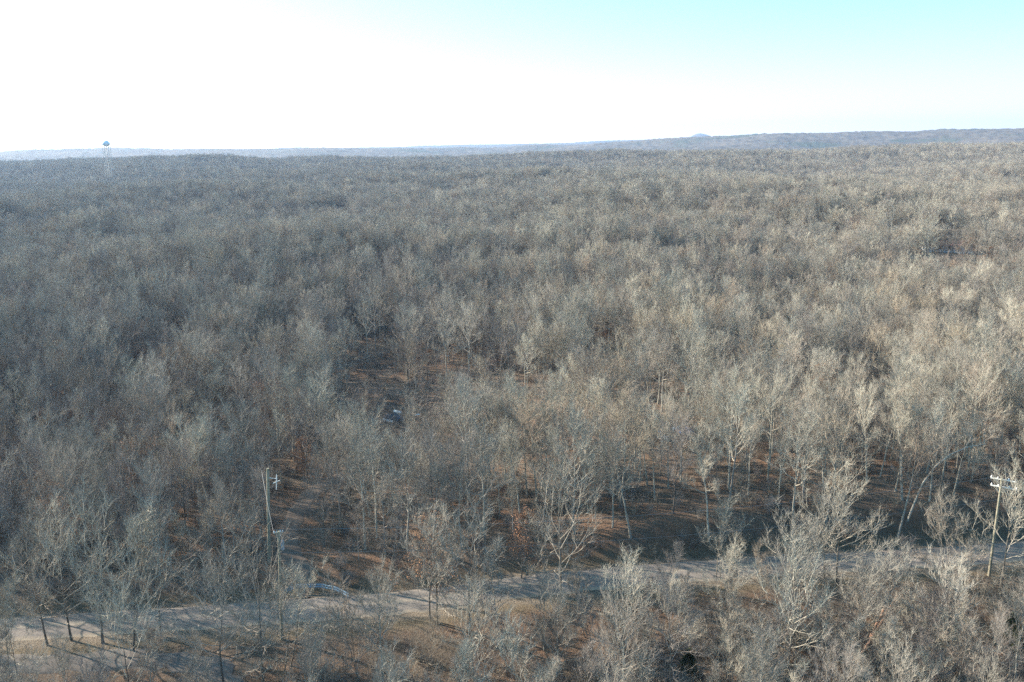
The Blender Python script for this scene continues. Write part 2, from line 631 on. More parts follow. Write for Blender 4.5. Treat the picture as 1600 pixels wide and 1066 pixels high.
def make_tree_meshes(seed, H, spread, clear, nl, form='forest', n=(0, 7, 5, 4), lean=(0, 0), r0=None, tr=.0115, top=None,
                     twig=1.1, leaf=0, skew=(0, 0), stems=1, up=(.05, .14, .22, 0)):
    rg = random.Random(seed)
    par = dict(up=up, n=n, len=(0, .46, .42, 0), twig=twig, tr=tr, leaf=leaf)
    tk, cr = MB(), MB()
    leaves = [] if leaf else None
    r0 = r0 or H * .0105
    for s in range(stems):
        off = Vector((0, 0, -.4)) if stems == 1 else Vector((rg.uniform(-.5, .5), rg.uniform(-.5, .5), -.3))
        d0 = Vector((lean[0] + (rg.uniform(-.25, .25) if stems > 1 else 0), lean[1] + (rg.uniform(-.25, .25) if stems > 1 else 0), 1)).normalized()
        Hs = H * (1 if s == 0 else rg.uniform(.7, .95))
        top_ = top or (.93 if form == 'forest' else .72)
        pts, dirs = path(off, d0, Hs * top_, 9, .045, .02, rg)
        rr = [r0 * (1.0 - .82 * (i / 9) ** .85) * (1.25 if i == 0 else 1) / (stems ** .5) for i in range(10)]
        tk.tube(pts, rr, 7)
        a0 = rg.uniform(0, 6.28)
        m = max(3, int(nl / stems))
        for k in range(m):
            f = (k + rg.random() * .8) / m
            t = clear + (1 - clear) * f
            q, qd = at_t(pts, dirs, min(t, .985))
            az = a0 + k * 2.4 + rg.uniform(-.6, .6)
            if form == 'forest':
                ang = R_(62 - 38 * f + rg.uniform(-10, 10))
                L = spread * (1.0 - .50 * f) * rg.uniform(.6, 1.15)
            else:
                ang = R_(74 - 52 * f + rg.uniform(-10, 10))
                L = spread * (1.0 - .06 * f) * rg.uniform(.74, 1.1)
            dd = Vector((math.sin(ang) * math.cos(az) + skew[0], math.sin(ang) * math.sin(az) + skew[1], math.cos(ang))).normalized()
            grow(cr, q, dd, L, rr[0] * (1 - .72 * t) * .44, 1, par, rg, leaves)
        # leader carries on
        grow(cr, pts[-1], dirs[-1], spread * .9 if form != 'forest' else Hs * (1.02 - top_) + spread * .25, rr[-1], 1, par, rg, leaves)
        for q in range(2):   # dead stubs on the bole
            t = rg.uniform(.25, max(.3, clear))
            p_, d_ = at_t(pts, dirs, t)
            grow(cr, p_, rotdir(UP, R_(rg.uniform(60, 95)), rg.uniform(0, 6.28)), rg.uniform(.6, 1.6), .035, 3, par, rg, None)
    def me(name, mb, m):
        x = bpy.data.meshes.new(name)
        x.from_pydata([tuple(v) for v in mb.v], [], mb.f)
        x.materials.append(m)
        return x
    lv = None
    if leaves:
        lb = MB()
        for p, d in leaves:
            for q in range(6):
                c = p + Vector((rg.gauss(0, .18), rg.gauss(0, .18), rg.gauss(0, .15)))
                s = rg.uniform(.05, .10)
                a = Vector((rg.gauss(0, 1), rg.gauss(0, 1), rg.gauss(0, .6))).normalized()
                b = a.cross(Vector((rg.gauss(0, 1), rg.gauss(0, 1), rg.gauss(0, 1)))).normalized()
                i = len(lb.v)
                lb.v += [c - a * s, c + b * s * .6, c + a * s, c - b * s * .5]
                lb.f.append((i, i + 1, i + 2, i + 3))
        lv = me('leaves', lb, M['leaf_rust'])
    return tk, cr, me, lv


PROTO = []          # dicts: kind, trunk mesh, crown mesh, leaves mesh, H, words


def proto(key, tone, words, tm, cm, **kw):
    tk, cr, me, lv = make_tree_meshes(**kw)
    PROTO.append(dict(key=key, tone=tone, words=words, trunk=me('trunk', tk, M[tm]), crown=me('crown', cr, M[cm]),
                      leaves=lv, H=kw['H'], spread=kw['spread'], idx=len(PROTO), src=None))
    return PROTO[-1]


# forest-grown trees: long clear boles, narrow rising crowns
F = [
    proto('forest', 'pale', 'tall pale', 'trunk_pale', 'twig_pale', seed=1, H=17.0, spread=5.5, clear=.46, nl=14, form='open', top=0.70),
    proto('forest', 'grey', 'tall grey', 'trunk_pale', 'twig_grey', seed=2, H=16.5, spread=5.4, clear=.42, nl=15, form='open', top=0.70),
    proto('forest', 'tan', 'tall tan', 'trunk_pale', 'twig_tan', seed=3, H=16.0, spread=5.8, clear=.46, nl=14, form='open', top=0.69),
    proto('forest', 'brown', 'tall brown', 'trunk_dark', 'twig_brown', seed=4, H=15.5, spread=5.2, clear=.4, nl=15, form='open', top=0.70),
    proto('forest', 'pale', 'broad pale', 'trunk_pale', 'twig_pale', seed=5, H=15.5, spread=5.5, clear=.40, nl=14, form='open', top=0.67, n=(0, 8, 6, 5)),
    proto('forest', 'grey', 'broad grey', 'trunk_pale', 'twig_grey', seed=6, H=15.5, spread=6.7, clear=.38, nl=14, form='open', top=0.67, n=(0, 8, 6, 5)),
    proto('forest', 'grey', 'slim grey', 'trunk_pale', 'twig_grey', seed=7, H=17.5, spread=4.3, clear=.5, nl=13, form='open', top=0.71),
    proto('forest', 'pale', 'slim pale', 'trunk_pale', 'twig_pale', seed=8, H=17.0, spread=4.1, clear=.55, nl=11, form='open', top=0.70),
    proto('forest', 'brown', 'broad brown', 'trunk_dark', 'twig_brown', seed=9, H=14.5, spread=6.3, clear=.33, nl=15, form='open', top=0.67),
    proto('forest', 'tan', 'leaning tan', 'trunk_pale', 'twig_tan', seed=10, H=16.0, spread=5.2, clear=.45, nl=13, lean=(.14, .05), form='open', top=0.69),
]
# open-grown roadside trees, young trees, leaf-keeping oaks
O = [
    proto('open', 'pale', 'wide-crowned pale', 'trunk_dark', 'twig_pale', seed=21, H=14.5, spread=7.4, clear=.32, nl=13, form='open', tr=.014),
    proto('open', 'grey', 'wide-crowned grey', 'trunk_dark', 'twig_grey', seed=22, H=12.5, spread=6.0, clear=.3, nl=13, form='open', tr=.014),
    proto('open', 'pale', 'fan-shaped pale', 'trunk_dark', 'twig_pale', seed=23, H=11.5, spread=5.2, clear=.25, nl=12, form='open', stems=2, tr=.014),
]
Y = [
    proto('young', 'grey', 'young grey', 'trunk_pale', 'twig_grey', seed=31, H=8.5, spread=2.9, clear=.25, nl=11, r0=.09, n=(0, 6, 4, 4)),
    proto('young', 'tan', 'young tan', 'trunk_pale', 'twig_tan', seed=32, H=7.0, spread=2.8, clear=.15, nl=12, r0=.08, n=(0, 6, 4, 3), stems=2),
    proto('young', 'brown', 'young brown', 'trunk_dark', 'twig_brown', seed=33, H=9.0, spread=3.2, clear=.3, nl=11, r0=.09, n=(0, 6, 4, 3)),
    proto('young', 'pale', 'young pale', 'trunk_pale', 'twig_pale', seed=34, H=7.5, spread=3.0, clear=.2, nl=12, r0=.08, n=(0, 6, 4, 3), stems=3),
]
K = [
    proto('oak', 'rust', 'rust-leaved', 'trunk_dark', 'twig_grey', seed=41, H=12.5, spread=4.6, clear=.28, nl=14, form='open', leaf=.22),
    proto('oak', 'rust', 'small rust-leaved', 'trunk_dark', 'twig_brown', seed=42, H=6.5, spread=2.7, clear=.2, nl=12, r0=.09, n=(0, 6, 4, 4), leaf=.5),
]


def place_tree(pr, x, y, rz, sc, label, group, name=None, cat=None, sz=None, tilt=(0, 0)):
    e = empty(name or {'forest': 'forest_tree', 'open': 'roadside_tree', 'young': 'young_tree', 'oak': 'oak_tree'}[pr['key']],
              (x, y, tz(x, y)), rz)
    e.rotation_euler = (tilt[0], tilt[1], rz)
    e.scale = (sc, sc, sz or sc)
    tag(e, label, cat or ('young tree' if pr['key'] == 'young' else 'oak' if pr['key'] == 'oak' else 'tree'), group)
    for part in ('trunk', 'crown', 'leaves'):
        if pr[part]:
            o = bpy.data.objects.new(part, pr[part])
            C.objects.link(o)
            o.parent = e
            if pr['src'] is None or part not in pr['src']:
                pr['src'] = dict(pr['src'] or {}, **{part: o})
    return e


ONES = ['', 'one', 'two', 'three', 'four', 'five', 'six', 'seven', 'eight', 'nine', 'ten', 'eleven', 'twelve', 'thirteen',
        'fourteen', 'fifteen', 'sixteen', 'seventeen', 'eighteen', 'nineteen']
TENS = ['', '', 'twenty', 'thirty', 'forty', 'fifty', 'sixty', 'seventy', 'eighty', 'ninety']


def spell(n):
    n = int(round(n))
    if n < 1:
        return 'zero'
    if n < 20:
        return ONES[n]
    return (TENS[n // 10] + (' ' + ONES[n % 10] if n % 10 else '')) if n < 100 else 'a hundred'


occupied = []       # (x, y, radius) kept clear of random trees


def hand(pr, u, v, sc, label, rz=0, group='trees by the road', tilt=(0, 0), sz=None, keep=3.2, name=None):
    x, y = ground_at(u, v)
    occupied.append((x, y, keep))
    return place_tree(pr, x, y, rz, sc, label, group, tilt=tilt, sz=sz, name=name)


hand(O[0], 877, 942, 1.06, 'wide pale tree standing alone in the middle of the near road edge', .6, keep=5.5)
hand(O[1], 683, 975, 1.0, 'grey tree with bare top rising out of rusty leaves beside the road', 1.2, keep=2)
hand(K[0], 672, 972, .92, 'oak holding orange rust leaves at the near edge of the road', 2.2, keep=4)
hand(K[1], 815, 905, 1.15, 'small oak with orange leaves beyond the road, left of the lone wide tree', .4, keep=3)
hand(O[1], 735, 990, 1.02, 'dark trunked grey tree just right of the rust leaved roadside oak', 3.9, keep=3.5)
hand(Y[0], 778, 985, 1.15, 'thin tree leaning left over the road beside the dark trunked grey tree', 1.0, tilt=(0, -.16), keep=2)
hand(O[0], 412, 1085, 1.08, 'tall pale tree in front of the blue guardrail, its crown the highest nearby', 4.2, keep=3)
hand(O[1], 350, 1075, 1.02, 'dark trunked grey tree left of the tall pale tree before the guardrail', 2.8, keep=3)
hand(O[2], 452, 1050, .95, 'fan shaped pale tree standing right under the crown tip before the guardrail', .9, keep=2.5)
hand(O[0], 160, 1005, 1.0, 'broad pale tree in the middle of the big crown cluster by the gravel turnout', 5.1, keep=4)
hand(O[2], 215, 1015, 1.2, 'twin stemmed pale tree on the right side of the turnout cluster', 1.9, keep=3.5)
hand(O[0], 112, 1000, .9, 'low pale tree left of centre in the turnout cluster', 3.3, keep=3.5)
hand(O[0], 252, 1000, .85, 'pale tree at the right end of the turnout cluster, nearest the guardrail trees', .2, keep=3)
hand(O[0], 75, 1010, .85, 'pale tree at the left end of the turnout cluster', 2.2, keep=3)
hand(O[2], 30, 1075, .9, 'fan shaped pale tree at the bottom left corner of the photo', 3.0, keep=3)
hand(O[2], 560, 1085, 1.0, 'fan shaped pale tree at the bottom edge, in front of the guardrail end', 5.0, keep=3)
hand(O[2], 1125, 905, .82, 'fan shaped pale tree on the near road edge, right of the lone wide tree', 2.0, keep=3)
hand(O[1], 1235, 985, .98, 'grey tree before the road, left of the tree with the thick shaggy trunk', .5, keep=3)
hand(O[1], 1285, 935, .92, 'slim grey tree touching the thick shaggy trunk on its left', 4.4, keep=2)
hand(O[0], 1306, 915, .88, 'big tree with a thick shaggy dark trunk by the near road edge', 2.6, keep=3, name='shaggy_tree')
hand(O[1], 1466, 1062, .95, 'bare tree with a mottled forked trunk at the bottom, right of the leaning dead trunk', 1.1, keep=3)
hand(O[2], 1480, 930, .95, 'round pale crown before the road, left of the white armed utility pole', 3.6, keep=3)
hand(O[0], 1562, 925, .92, 'grey tree standing just right of the white armed utility pole', 5.6, keep=3)
hand(F[7], 1108, 846, .95, 'slim pale trunk rising alone from the sunlit leaf litter beyond the road', 1.0)
hand(F[0], 897, 835, 1.02, 'tall blue grey trunk rising straight behind the lone wide tree', 2.0)
hand(F[6], 732, 790, 1.12, 'very tall slim tree rising above the wood behind the dark trunked grey tree', .3)
hand(F[9], 1402, 842, 1.0, 'pale tree leaning slightly right above the dark road bank', 0, tilt=(0, .09))
hand(F[7], 985, 842, .9, 'thin pale tree with curved trunk left of the lone slim trunk on the leaf litter', 2.5, tilt=(0, .08))

# density of the wood: (u, v, radius, how much is left)
CLEAR = []
SPOTS = [(1010, 790, 7, .6), (500, 830, 7, .15), (450, 790, 6, .2), (250, 540, 8, .3), (810, 715, 7, .4), (1420, 850, 7, .6),
         (1475, 392, 24, 0), (1472, 402, 20, 0), (1468, 415, 16, .1), (1465, 430, 12, .2), (190, 362, 20, 0), (190, 370, 18, 0),
         (192, 380, 12, .1), (130, 360, 14, 0), (130, 368, 12, 0), (1578, 292, 36, .1), (1475, 340, 18, .4), (1160, 490, 12, .4),
         (850, 400, 14, .5), (420, 740, 4, .2)]
for v in (650, 675, 700, 725, 750, 775, 800):      # the sight line down to the scrap heaps
    SPOTS.append((618, v, 5.5 if v < 720 else 4.5, .05 if v < 740 else .25))
    SPOTS.append((1055, v + 20, 6.0 if v < 720 else 4, .05 if v < 740 else .3))
for (u, v, rad) in ((585, 545, 8), (770, 590, 7), (690, 640, 7), (430, 520, 6), (850, 640, 6), (700, 540, 6), (960, 560, 6),
                    (560, 610, 6), (260, 530, 7), (330, 660, 6), (1170, 600, 7), (1330, 560, 7)):
    for k in range(5):                              # openings in the wood, longer than they are wide
        SPOTS.append((u, v + k * 22, rad, .15))
for (u, v, rad, left) in SPOTS:
    x, y = ground_at(u, v)
    CLEAR.append((x, y, rad, left))
DR = [(p.x, p.y) for p in DRIVE]
TW = None


def region_density(x, y):
    d = y - float(road_y(x))
    r = math.hypot(x, y)
    if abs(d) < 6.5:
        return 0
    if d < 0:
        dens = .0
    else:
        dens = 1.0
    for cx, cy, rad, left in CLEAR:
        if (x - cx) ** 2 + (y - cy) ** 2 < rad * rad:
            dens *= left
    for cx, cy, rx, ry in MEADOWS:
        if ((x - cx) / rx) ** 2 + ((y - cy) / ry) ** 2 < 1.1:
            return 0
    if d > 0 and r < 150:
        for px, py in DR:
            if (x - px) ** 2 + (y - py) ** 2 < 6:
                return 0
        for px, py in UTIL:
            if (x - px) ** 2 + (y - py) ** 2 < 7:
                return 0
    return dens


UTIL = [ground_at(420, 878)]

pts = []
s = 4.6
for iy in range(int(-60 / s), int(2150 / s)):
    for ix in range(int(-1900 / s), int(1900 / s)):
        x = (ix + random.uniform(-.48, .48)) * s
        y = (iy + random.uniform(-.48, .48)) * s
        r = math.hypot(x, y)
        if r > 2090 or r < 38:
            continue
        if y < 50 and r > 180:
            continue
        if r > 190 and abs(math.atan2(x, y)) > R_(41):
            continue
        if random.random() > (.95 if r < 380 else .70):
            continue
        cl = mn.noise(Vector((x * .035, y * .035, 3.3)))
        if cl < -.14 and random.random() < min(.7, (-.14 - cl) * 3):
            continue
        if random.random() > region_density(x, y):
            continue
        if r < 150 and any((x - a) ** 2 + (y - b) ** 2 < c * c for a, b, c in occupied):
            continue
        pts.append((x, y, r))

trees = []          # (size in the picture, proto, x, y, rz, scale, vertical scale)
for x, y, r in pts:
    z = tz(x, y)
    k = mn.noise(Vector((x * .012, y * .012, 9.1)))
    q = random.random() + k * .25
    left = x < -12 + (y - 80) * -.02
    edge = x < -14 and 0 < y - float(road_y(x)) < 20
    if q < .13 or edge:
        pr = random.choice(Y + [F[3], F[8], F[6], F[5], K[0]] if edge else Y)
    elif q < (.145 if r > 200 or not left else .22):
        pr = random.choice(K)
    else:
        w = [1.0, 1.3, .7, .6, 1.0, 1.2, 1.0, .7, .5, .4]
        if left and r < 320:
            w = [.4, 1.5, .3, 1.5, .4, 1.6, 1.2, .3, 1.5, .2]
        elif x > 0 and r < 260:
            w = [1.8, 1.2, 1.0, .3, .7, .5, 2.0, 2.6, .2, .5]
        pr = random.choices(F, w)[0]
    sc = random.uniform(.80, 1.10) * (1 + .16 * mn.noise(Vector((x * .02, y * .02, 5.5))))
    if r < 115 and pr['key'] == 'forest':
        sc *= 1.0
    if r > 500:
        sc *= 1.06
    wide = 1.2 if r > 350 else 1.0
    trees.append([0, pr, x, y, z, random.uniform(0, 6.28), sc * wide, sc * random.uniform(.94, 1.08)])
# smaller trees between the viewer and the road
for k in range(900):
    x = random.uniform(-75, 85)
    y = random.uniform(42, 96)
    d = y - float(road_y(x))
    if d > -6 or any((x - a) ** 2 + (y - b) ** 2 < (c * .75) ** 2 for a, b, c in occupied):
        continue
    if any((x - p.x) ** 2 + (y - p.y) ** 2 < 9 for p in TURN):
        continue
    if any(t[3] < 100 and (x - t[2]) ** 2 + (y - t[3]) ** 2 < 12 for t in trees[-160:]):
        continue
    if (random.random() < .45 or d > -14) and x < 0:
        continue
    pr = random.choice(Y[:2] + Y[3:] + Y + [O[2]])
    sc = random.uniform(.65, 1.05) * (.75 if pr is O[2] else 1)
    trees.append([0, pr, x, y, tz(x, y), random.uniform(0, 6.28), sc, sc])

far_side = [(t[2], t[3]) for t in trees if t[3] < 150 and abs(t[2]) < 90]
for k in range(2600):
    x = random.uniform(-80, 88)
    y = float(road_y(x)) + random.uniform(8.5, 48)
    if any((x - a) ** 2 + (y - b) ** 2 < 8.5 for a, b in far_side):
        continue
    if random.random() > region_density(x, y) * .8 or any((x - a) ** 2 + (y - b) ** 2 < (c * .7) ** 2 for a, b, c in occupied):
        continue
    far_side.append((x, y))
    pr = random.choice([F[7], F[6], F[7], F[6], F[3], F[1], F[0], Y[0], Y[2]])
    sc = random.uniform(.62, .95)
    trees.append([0, pr, x, y, tz(x, y), random.uniform(0, 6.28), sc * .85, sc])
near = []
for k in range(900):
    x = random.uniform(-75, 85)
    dd = random.uniform(8, 32)
    y = float(road_y(x)) - dd
    if dd < 15 and (x < -13 or random.random() < .6):
        continue
    if any((x - p.x) ** 2 + (y - p.y) ** 2 < 5 for p in TURN):
        continue
    if any((x - a) ** 2 + (y - b) ** 2 < (c * .9) ** 2 for a, b, c in occupied) or any((x - a) ** 2 + (y - b) ** 2 < 23 for a, b in near):
        continue
    near.append((x, y))
    pr = random.choice([O[1], O[2], O[0], F[1], F[0], F[3], F[6], Y[0]])
    sc = random.uniform(.5, .86) * (.72 if dd < 15 else 1) * (1.3 if pr is Y[0] else 1)
    trees.append([0, pr, x, y, tz(x, y), random.uniform(0, 6.28), sc, sc * 1.1])
for t in trees:
    pr = t[1]
    c = project((t[2], t[3], t[4] + pr['H'] * t[7] * .68))
    if c and -20 < c[0] < 1620 and -20 < c[1] < 1080:
        t[0] = pr['H'] * t[7] * pr['spread'] / c[2] ** 2
    t.append(c)
trees.sort(key=lambda t: -t[0])
NIND = 300 - 28
seen = set()
stuff = []
n_ind = 0
for t in trees:
    sz, pr, x, y, z, rz, sc, szz, c = t
    if n_ind < NIND and sz > 0:
        beyond = y > road_y(x)
        if True:
            px, py = min(max(c[0] / 16, 1), 99), min(max(c[1] / 10.66, 1), 99)
            where = 'beyond the road' if beyond else 'before the road'
            label = f"{pr['words']} tree {where}, {spell(px)} percent across, {spell(py)} percent down"
            if label in seen:
                label = label.replace('percent down', 'down, the nearer one')
            if label in seen:
                stuff.append(t)
                continue
            seen.add(label)
            place_tree(pr, x, y, rz, sc, label, 'bare trees of the wood beyond the road' if beyond else 'small trees in the thicket before the road', sz=szz)
            n_ind += 1
    else:
        stuff.append(t)
print('trees', len(trees), 'individual', n_ind, 'stuff', len(stuff))


def scatter(name, items, sources, label, cat, kind='stuff'):
    """items: (type, x, y, z, rz, scale, zscale); sources[type] = list of objects that form one plant"""
    me = bpy.data.meshes.new(name)
    me.vertices.add(len(items))
    a = np.array([(i[1], i[2], i[3]) for i in items], np.float32)
    me.vertices.foreach_set('co', a.ravel())
    for nm, typ, arr in (('type', 'INT', np.array([i[0] for i in items], np.int32)),
                         ('turn', 'FLOAT', np.array([i[4] for i in items], np.float32))):
        me.attributes.new(nm, typ, 'POINT').data.foreach_set('value', arr)
    me.attributes.new('size', 'FLOAT_VECTOR', 'POINT').data.foreach_set(
        'vector', np.array([(i[5], i[5], i[6]) for i in items], np.float32).ravel())
    o = bpy.data.objects.new(name, me)
    C.objects.link(o)
    ng = bpy.data.node_groups.new(name + '_scatter', 'GeometryNodeTree')
    ng.interface.new_socket('Geometry', in_out='INPUT', socket_type='NodeSocketGeometry')
    ng.interface.new_socket('Geometry', in_out='OUTPUT', socket_type='NodeSocketGeometry')
    gi, go = ng.nodes.new('NodeGroupInput'), ng.nodes.new('NodeGroupOutput')
    join = ng.nodes.new('GeometryNodeJoinGeometry')

    def attr(nm, typ):
        n = ng.nodes.new('GeometryNodeInputNamedAttribute')
        n.data_type = typ
        n.inputs['Name'].default_value = nm
        return n.outputs['Attribute']
    ty, tu, si = attr('type', 'INT'), attr('turn', 'FLOAT'), attr('size', 'FLOAT_VECTOR')
    cx = ng.nodes.new('ShaderNodeCombineXYZ')
    ng.links.new(tu, cx.inputs['Z'])
    for k, objs in enumerate(sources):
        cmp_ = ng.nodes.new('FunctionNodeCompare')
        cmp_.data_type = 'INT'
        cmp_.operation = 'EQUAL'
        ng.links.new(ty, cmp_.inputs[2])
        cmp_.inputs[3].default_value = k
        j2 = ng.nodes.new('GeometryNodeJoinGeometry')
        for ob in objs:
            oi = ng.nodes.new('GeometryNodeObjectInfo')
            oi.transform_space = 'ORIGINAL'
            oi.inputs['Object'].default_value = ob
            oi.inputs['As Instance'].default_value = False
            ng.links.new(oi.outputs['Geometry'], j2.inputs[0])
        ip = ng.nodes.new('GeometryNodeInstanceOnPoints')
        ng.links.new(gi.outputs[0], ip.inputs['Points'])
        ng.links.new(cmp_.outputs[0], ip.inputs['Selection'])
        ng.links.new(j2.outputs[0], ip.inputs['Instance'])
        ng.links.new(cx.outputs[0], ip.inputs['Rotation'])
        ng.links.new(si, ip.inputs['Scale'])
        ng.links.new(ip.outputs[0], join.inputs[0])
    ng.links.new(join.outputs[0], go.inputs[0])
    md = o.modifiers.new('scatter', 'NODES')
    md.node_group = ng
    tag(o, label, cat, kind=kind)
    return o


srcs = [list((p['src'] or {}).values()) for p in PROTO]
for p, s_ in zip(PROTO, srcs):
    if not s_:
        print('no source for', p['words'])
items = [(t[1]['idx'], t[2], t[3], t[4], t[5], t[6], t[7]) for t in stuff if srcs[t[1]['idx']]]
scatter('distant_forest', items, srcs, 'grey bare winter forest rolling away to the skyline', 'forest')


# ------------------------------------------------------------------ undergrowth
def bush_mesh(seed, H, n, m, spread=.5, tr=.010):
    rg = random.Random(seed)
    mb = MB()
    for k in range(n):
        a = rg.uniform(0, 6.28)
        p = Vector((rg.gauss(0, spread * .5), rg.gauss(0, spread * .5), -.1))
        d = Vector((math.cos(a) * rg.uniform(.1, .7), math.sin(a) * rg.uniform(.1, .7), 1)).normalized()
        L = H * rg.uniform(.6, 1.1)
        pts, dirs = path(p, d, L, 4, .14, .02, rg)
        mb.tube(pts, [.022, .018, .014, .01, .002], 3)
        for j in range(9):
            q, qd = at_t(pts, dirs, rg.uniform(.2, .98))
            dd = rotdir(qd, R_(rg.uniform(25, 60)), rg.uniform(0, 6.28))
            l2 = L * rg.uniform(.15, .38)
            p2, d2 = path(q, dd, l2, 2, .15, .05, rg)
            mb.tube(p2, [tr * 1.3, tr, .002], 3)
            for i in range(4):
                q2, qd2 = at_t(p2, d2, rg.uniform(.2, .98))
                d3 = rotdir(qd2, R_(rg.uniform(25, 60)), rg.uniform(0, 6.28))
                mb.tube([q2, q2 + d3 * rg.uniform(.2, .55)], [tr * .9, .002], 3)
    me = bpy.data.meshes.new('bush')
    me.from_pydata([tuple(v) for v in mb.v], [], mb.f)
    me.materials.append(m)
    return me


BM = [bush_mesh(51, 2.6, 12, M['twig_brown']), bush_mesh(52, 3.4, 11, M['twig_tan']), bush_mesh(53, 2.0, 14, M['twig_brown']),
      bush_mesh(54, 4.0, 12, M['twig_grey'], .8)]
# four bushes at the bottom stand as things of their own; the thicket repeats them
BO = []
for me, (u, v), lab in zip(BM, ((1010, 1030), (1180, 1040), (640, 1030), (1075, 985)),
                           ('brown many stemmed bush in the thicket left of the bottom edge cedar',
                            'tan many stemmed bush at the bottom, below the wide fan shaped roadside tree',
                            'low brown bush at the bottom, below the rust leaved roadside oak',
                            'grey arching bush near the road, below and right of the lone wide tree')):
    x, y = ground_at(u, v)
    o = bpy.data.objects.new('bush', me)
    C.objects.link(o)
    o.location = (x, y, tz(x, y))
    tag(o, lab, 'bush', 'bushes in the roadside thicket')
    BO.append(o)
items = []
for k in range(34000):
    x = random.uniform(-260, 260)
    y = random.uniform(40, 300)
    if abs(math.atan2(x, y)) > R_(40):
        continue
    d = y - float(road_y(x))
    if abs(d) < 4.6:
        continue
    if d > 0:
        cl = mn.noise(Vector((x * .06, y * .06, 1.1)))
        pden = .7 + (.3 if x < -5 else 0) + cl * .6
        if x > 8 and d < 30:
            pden *= .7
        if any((x - a) ** 2 + (y - b) ** 2 < c * c for a, b, c, l in CLEAR):
            pden *= .5
        if random.random() > pden:
            continue
        if any((x - px) ** 2 + (y - py) ** 2 < 4.5 for px, py in DR):
            continue
        sc = random.uniform(.45, .95)
    else:
        if any((x - p.x) ** 2 + (y - p.y) ** 2 < 4.5 for p in TURN):
            continue
        sc = random.uniform(.5, 1.0) * (1 if d < -11 else .4)
    items.append((random.choices((0, 1, 2, 3), (3, 2, 3, 1.2))[0], x, y, tz(x, y), random.uniform(0, 6.28), sc, sc))
# thicket before the road is denser
for k in range(900):
    x = random.uniform(-70, 80)
    y = random.uniform(46, 92)
    d = y - float(road_y(x))
    if d > -5.5 or any((x - p.x) ** 2 + (y - p.y) ** 2 < 5 for p in TURN):
        continue
    if x < -8 and random.random() < .4:
        continue
    sc = random.uniform(.6, 1.0) * (1 if d < -11 else .45)
    items.append((random.choices((0, 1, 2, 3), (3, 2, 3, 1.5))[0], x, y, tz(x, y), random.uniform(0, 6.28), sc, sc))
print('bushes', len(items))
scatter('undergrowth', items, [[o] for o in BO], 'tangled leafless undergrowth of twigs beneath and before the trees', 'undergrowth')


# evergreen shrubs in the thicket
def cedar(u, v, H, label):
    x, y = ground_at(u, v)
    e = empty('cedar_shrub', (x, y, tz(x, y)), random.uniform(0, 6))
    tag(e, label, 'cedar', 'dark green cedars in the thicket')
    mb = MB()
    mb.tube([Vector((0, 0, -.2)), Vector((.05, 0, H * .5)), Vector((0, .05, H * .9))], [.09, .06, .02], 6)
    mb.build('trunk', M['trunk_dark'], e)
    lb = MB()
    rg = random.Random(int(u))
    for k in range(2600):
        t = rg.random() ** .8
        rad = (1 - t) ** .7 * H * .34 * (1 + .25 * math.sin(t * 30 + k % 5))
        a = rg.uniform(0, 6.28)
        rr = rad * rg.uniform(.4, 1)
        c = Vector((rr * math.cos(a), rr * math.sin(a), .2 + t * H * .95))
        dd = Vector((math.cos(a) * .7, math.sin(a) * .7, rg.uniform(.1, 1))).normalized() * rg.uniform(.12, .3)
        s_ = dd.cross(Vector((rg.gauss(0, 1), rg.gauss(0, 1), rg.gauss(0, 1)))).normalized() * .05
        i = len(lb.v)
        lb.v += [c - s_, c + s_, c + dd]
        lb.f.append((i, i + 1, i + 2))
    lb.build('crown', M['needles'], e)


cedar(1075, 1060, 3.0, 'small dark green cedar at the bottom edge, right of the lone wide tree')
cedar(1575, 1020, 4.4, 'dark green cedar at the bottom right by the mottled forked trunk')


# ------------------------------------------------------------------ objects
def utility_pole(u, v, H, label, arms=(), lean=0, rz=0.0, r=.15):
    x, y = ground_at(u, v)
    e = empty('utility_pole', (x, y, tz(x, y)), rz)
    e.rotation_euler = (0, lean, rz)
    tag(e, label, 'utility pole', 'wooden utility poles')
    mb = MB()
    mb.tube([Vector((0, 0, -.5)), Vector((0, 0, H * .5)), Vector((0, 0, H))], [r * 1.15, r, r * .75], 10, True)
    mb.build('pole', M['pole'], e)
    for az, h, L, off in arms:
        a = MB()
        rot = Matrix.Rotation(az, 3, 'Z')
        a.box(Vector((0, 0, h)) + rot @ Vector((off, r + .05, 0)), (L, .11, .14), rot)
        ao = a.build('crossarm', M['arm'] if L > 2 else M['pole'], e)
        for s_ in (-1, -.45, .45, 1):
            i_ = MB()
            c = rot @ Vector((off + s_ * L * .46, r + .05, 0))
            i_.lathe([(0.001, .07), (.05, .075), (.075, .12), (.05, .17), (.075, .2), (.05, .27), (.001, .3)], 10, c + Vector((0, 0, h)))
            i_.build('insulator', M['ceramic'] if L > 2 else M['metal'], ao)
        b_ = MB()
        for s_ in (-1, 1):
            b_.tube([rot @ Vector((off + s_ * L * .28, r + .05, 0)) + Vector((0, 0, h - .07)), Vector((0, 0, h - .75))], [.02, .02], 5)
        b_.build('brace', M['metal'], e)
    return e


